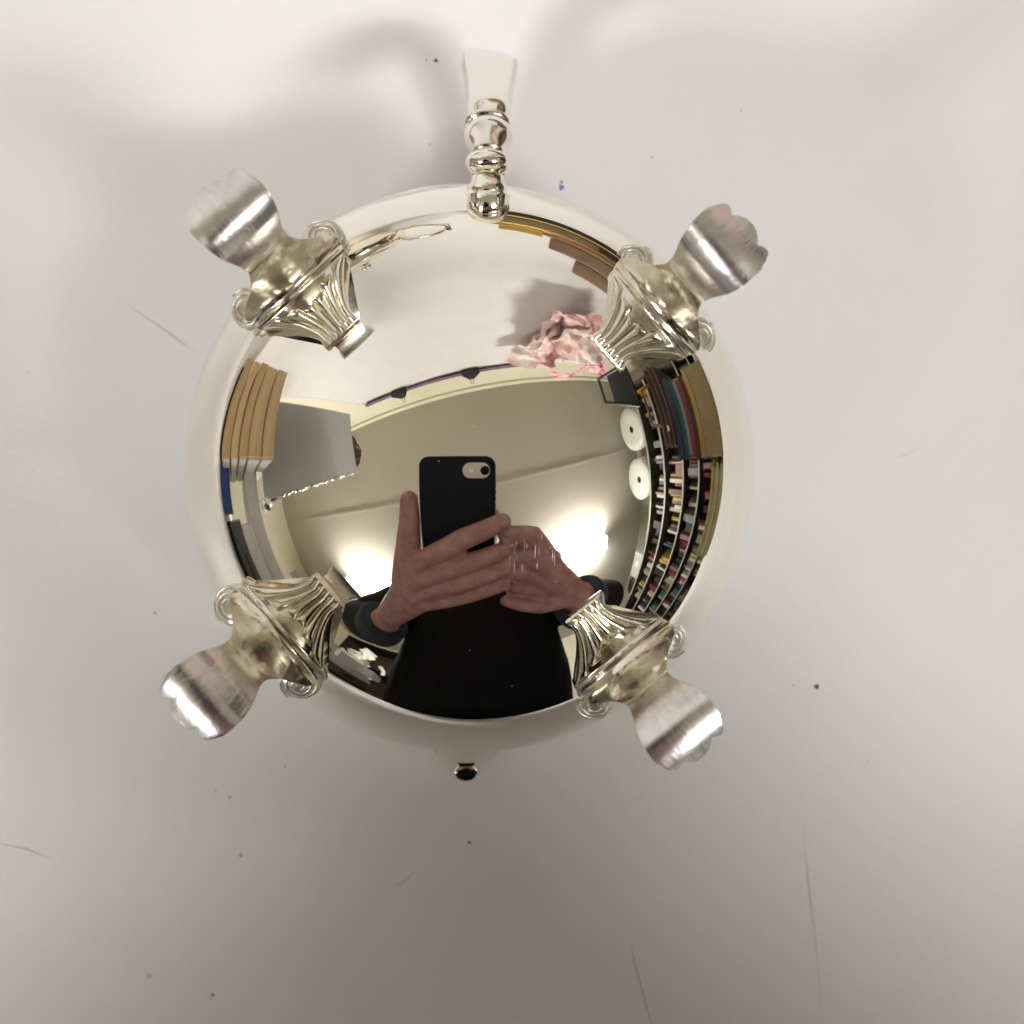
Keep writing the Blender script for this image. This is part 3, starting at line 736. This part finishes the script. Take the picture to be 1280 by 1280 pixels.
# ---- rubbed scratches on the top of the bowl
def onbowl(x, y, d=.00005):
    # iterate for the leaning dome
    xl = x
    for _ in range(6):
        z = zb(min(R, sqrt(xl * xl + y * y))); xl = x - SH * (z - ZW)
    return Vector((x, y, z + d))
bm = bmesh.new(); rs = random.Random(3)
for k in range(20):
    x = rs.uniform(.0045, .0132); y = rs.uniform(-.0135, -.0085); L = rs.choice([.0003, .0006, .0010, .0018]) * rs.uniform(.6, 1.3); wd = rs.uniform(.000010, .000024)
    prev = None
    for q in range(6):
        yy = y - L * q / 5; ww = wd * sin(pi * (q + .4) / 5.8)
        a, b = bm.verts.new(onbowl(x + ww, yy)), bm.verts.new(onbowl(x - ww, yy))
        if prev: bm.faces.new((prev[0], a, b, prev[1]))
        prev = (a, b)
    if False: pass
for k in range(40):
    x = rs.uniform(-.035, .038); y = rs.uniform(-.035, .035)
    if x * x + y * y > .0014: continue
    r = rs.uniform(.00003, .00007); vs = [bm.verts.new(onbowl(x + r * cos(a), y + r * sin(a))) for a in (0, 1.05, 2.1, 3.14, 4.2, 5.25)]
    bm.faces.new(vs)
o = link('scuff_marks', bm, SCUFF, jug); o['kind'] = 'stuff'

# ================================================================== PHONE
zp = ZC + .0009
ph = tag(empty('smartphone', (0, 0, zp)), 'smartphone in a chunky black case held above the jug', 'phone')
bm = bmesh.new()
def rrect(hx, hy, r, z, n=6):
    P = []
    for cx, cy, a in ((hx - r, hy - r, 0), (-hx + r, hy - r, pi / 2), (-hx + r, -hy + r, pi), (hx - r, -hy + r, 1.5 * pi)):
        for k in range(n + 1): P.append(Vector((-.027 + cx + r * cos(a + pi / 2 * k / n), -.0575 + cy + r * sin(a + pi / 2 * k / n), z)))
    return P
rings = [[bm.verts.new(p) for p in rrect(.037 - d, .071 - d, .0095 - d, z)] for d, z in ((.0020, .0010), (.0008, .0014), (.0, .0028), (.0, .0105), (.0008, .0118), (.002, .0122))]
for a, b in zip(rings[:-1], rings[1:]):
    for k in range(len(a)): bm.faces.new((a[k], a[(k + 1) % len(a)], b[(k + 1) % len(a)], b[k]))
bm.faces.new(rings[0][::-1]); bm.faces.new(rings[-1])
link('case', bm, CASE, ph)
bm = bmesh.new()
for k in range(16):
    for x in (-.0639, .0099): box(bm, (x, -.014 - k * .0066, .0066), (.0012, .0040, .006), bev=.0004)
link('grip_rib', bm, CASE, ph)
bm = bmesh.new()      # camera island, stadium outline
def stadium(x0, x1, r, z, n=14):
    return [Vector((x1 + r * cos(a), r * sin(a), z)) for a in [-pi / 2 + pi * k / n for k in range(n + 1)]] + [Vector((x0 + r * cos(a), r * sin(a), z)) for a in [pi / 2 + pi * k / n for k in range(n + 1)]]
lo = [bm.verts.new(p) for p in stadium(-.0135, -.0035 + .001, .0072, .0004)]; hi = [bm.verts.new(p) for p in stadium(-.0135, -.0025, .0072, .0014)]
bm.faces.new(lo[::-1])
for k in range(len(lo)): bm.faces.new((lo[k], lo[(k + 1) % len(lo)], hi[(k + 1) % len(lo)], hi[k]))
bm.faces.new(hi); link('camera_island', bm, METALGREY, ph)
bm = bmesh.new(); tube(bm, [(0, 0, .0002), (0, 0, .0012)], .0043, 28); link('lens', bm, LENS, ph)
bm = bmesh.new(); tube(bm, [(-.0125, 0, .00015), (-.0125, 0, .0012)], .0018, 20); link('flash', bm, WHITE, ph)
bm = bmesh.new(); box(bm, (-.027, -.0575, .0125), (.066, .134, .0006)); link('screen', bm, LENS, ph)

# ================================================================== PERSON
pe = tag(empty('person', (0, -.60, ZF)), 'person in a dark knit sweater holding the phone over the jug with both hands', 'person')
PB = Vector((0, .60, -ZF))
bm = bmesh.new()
k_ = .001
def V3(x, y, z): return Vector((x * k_, y * k_, z * k_))
# left hand of the picture: fingers across the phone's back
lh = {'i': [(-64, -92, 219), (-19, -63, 222), (16, -47, 224.0)], 'm': [(-66, -112, 216), (-17, -89, 220), (17, -76, 222.5)],
      'r': [(-68, -132, 215), (-14, -110, 219), (19, -97, 222)], 'l': [(-72, -152, 216), (-16, -131, 219), (19, -119, 222.5)]}
fr = {'i': (12.0, 10.8, 9.0), 'm': (12.0, 10.8, 9.2), 'r': (11.6, 10.6, 9.0), 'l': (11.0, 9.8, 8.2)}
for f in lh: capsule(bm, [V3(*p) for p in lh[f]], [q * k_ for q in fr[f]])
capsule(bm, [V3(-97, -148, 232), V3(-80, -84, 231), V3(-75, -51, 232), V3(-75, -29, 234)], [.0180, .0145, .0115, .0095])      # thumb along the phone's edge
for f in 'imrl': capsule(bm, [V3(-138, -214, 228), V3(*lh[f][0])], [.020, .0118])                                        # palm
capsule(bm, [V3(-88, -140, 224), V3(-70, -100, 222)], [.016, .012]); capsule(bm, [V3(-84, -160, 222), V3(-72, -120, 220)], [.016, .012])
capsule(bm, [V3(-146, -226, 229), V3(-222, -330, 262), V3(-340, -440, 345)], [.024, .034, .040])                          # forearm
capsule(bm, [V3(-340, -440, 345), V3(-205, -395, 500)], [.042, .055])
# other hand: beside and under the phone's edge
rh = {'i': [(72, -98, 226), (47, -64, 230), (21, -62, 233)], 'm': [(77, -118, 223), (50, -88, 227), (22, -86, 231)], 'r': [(84, -134, 223), (54, -110, 226), (24, -106, 230)], 'l': [(92, -150, 226), (60, -134, 228), (34, -128, 231)]}
for f in rh: capsule(bm, [V3(*p) for p in rh[f]], [q * k_ for q in fr[f]])
capsule(bm, [V3(104, -160, 226), V3(70, -160, 222), V3(46, -154, 222), V3(26, -146, 225)], [.0165, .013, .0102, .0082])
for f in 'imrl': capsule(bm, [V3(122, -164, 229), V3(*rh[f][0])], [.019, .0110])
capsule(bm, [V3(98, -140, 226), V3(86, -126, 225)], [.016, .013])
for yy in (-84, -102, -122, -142): capsule(bm, [V3(76, yy - 14, 236), V3(36, yy, 238)], [.0115, .0105])   # palm behind the fingers
capsule(bm, [V3(126, -168, 229), V3(212, -270, 280), V3(345, -385, 375)], [.024, .033, .040])
capsule(bm, [V3(345, -385, 375), V3(205, -395, 500)], [.042, .055])
# trunk inside the sweater, neck and head bent over the phone
capsule(bm, [V3(-150, -410, 490), V3(150, -410, 490)], [.085, .085]); capsule(bm, [V3(0, -660, -300), V3(0, -640, 60), V3(0, -440, 470)], [.12, .12, .10])
capsule(bm, [V3(0, -380, 520), V3(-26, -270, 600)], [.062, .058])
ball(bm, V3(-32, -205, 640), .092, (.84, 1.0, 1.18), Matrix.Rotation(radians(-68), 3, 'X'), 32)
hd = Matrix.Rotation(radians(-68), 3, 'X'); hc = V3(-32, -205, 640)
def H(x, y, z): return hc + hd @ Vector((x, y, z))
capsule(bm, [H(0, .055, -.055), H(0, .062, -.088)], [.040, .026])           # jaw
capsule(bm, [H(0, .088, .008), H(0, .108, -.022)], [.008, .013])            # nose
for s in (-1, 1):
    ball(bm, H(s * .080, .0, -.01), .03, (.28, .6, 1), hd, 16)              # ears
    capsule(bm, [H(s * .016, .090, .028), H(s * .046, .078, .028)], [.009, .008])  # brows
for v in bm.verts: v.co += PB
bod = link('body', bm, SKIN, pe, True)
rm = bod.modifiers.new('skin', 'REMESH'); rm.mode = 'VOXEL'; rm.voxel_size = .0021; rm.use_smooth_shade = True
sm = bod.modifiers.new('soft', 'SMOOTH'); sm.factor = .5; sm.iterations = 5
for s in (-1, 1):
    bm = bmesh.new(); ball(bm, PB + H(s * .030, .0805, .008), .0125); e = link('eye', bm, EYEW, pe, True)
    bm = bmesh.new(); ball(bm, PB + H(s * .030, .0905, .007), .0052); link('iris', bm, EYED, e, True)
bm = bmesh.new(); tube(bm, [PB + H(-.024, .087, -.058), PB + H(-.008, .097, -.055), PB + H(.008, .097, -.055), PB + H(.024, .087, -.058)], [.002, .0055, .0055, .002], 10); link('mouth', bm, LIP, pe, True)
bm = bmesh.new(); ball(bm, PB + hc + hd @ Vector((0, -.018, .022)), .098, (.9, .95, 1.08), hd, 32)
for v in bm.verts: v.co += Vector((noise.noise(v.co * 40), noise.noise(v.co * 40 + Vector((4, 0, 0))), noise.noise(v.co * 40 + Vector((0, 4, 0))))) * .006
link('hair', bm, HAIR, pe, True)
for f, (a, b) in (('i', lh['i'][1:]), ('m', lh['m'][1:]), ('r', lh['r'][1:]), ('l', lh['l'][1:])):
    a, b = V3(*a), V3(*b); d = (b - a).normalized(); up = Vector((0, 0, -1)); sx = d.cross(up).normalized()
    bm = bmesh.new(); ball(bm, (0, 0, 0), 1, seg=14)
    rm_ = Matrix((d, sx, up)).transposed()
    for v in bm.verts: v.co = PB + b + d * .0012 + up * (.0066 * fr[f][2] / 7.6) + rm_ @ Vector((v.co.x * .0058, v.co.y * .0046, v.co.z * .0016))
    link('finger_nail', bm, NAIL, pe, True)
# sweater
bm = bmesh.new()
capsule(bm, [V3(0, -680, -420), V3(0, -660, 0), V3(0, -590, 240), V3(0, -440, 480)], [.20, .20, .19, .13], 28)
for q in (-1, 1): capsule(bm, [V3(q * 95, -680, -400), V3(q * 95, -650, 20), V3(q * 95, -570, 270), V3(q * 100, -430, 490)], [.165, .165, .155, .10], 24)
capsule(bm, [V3(-175, -405, 495), V3(175, -405, 495)], [.085, .085], 20)
for q, el, wr in ((-1, (-340, -440, 345), (-180, -275, 238)), (1, (345, -385, 375), (160, -212, 240))):
    capsule(bm, [V3(q * 200, -400, 500), V3(*el)], [.092, .080], 20)
    capsule(bm, [V3(*el), V3(*el).lerp(V3(*wr), .55), V3(*wr)], [.080, .064, .046], 20)
capsule(bm, [V3(0, -400, 515), V3(0, -340, 560)], [.084, .074], 20)
for v in bm.verts: v.co += PB
sw = link('sweater', bm, SWEATER, pe, True)
rm = sw.modifiers.new('knit', 'REMESH'); rm.mode = 'VOXEL'; rm.voxel_size = .006; rm.use_smooth_shade = True
sm = sw.modifiers.new('soft', 'SMOOTH'); sm.factor = .5; sm.iterations = 6
for a, b in (((-192, -290, 241), (-150, -230, 231)), ((170, -226, 246), (128, -172, 231))):
    bm = bmesh.new(); a, b = V3(*a) + PB, V3(*b) + PB
    P = [a.lerp(b, t) for t in (0, .15, .35, .6, .8, .95, 1, .97, .8)]
    tube(bm, P, [.046, .0465, .0455, .044, .042, .0405, .038, .036, .034], 28, cap=False); link('cuff', bm, CUFF, pe, True)
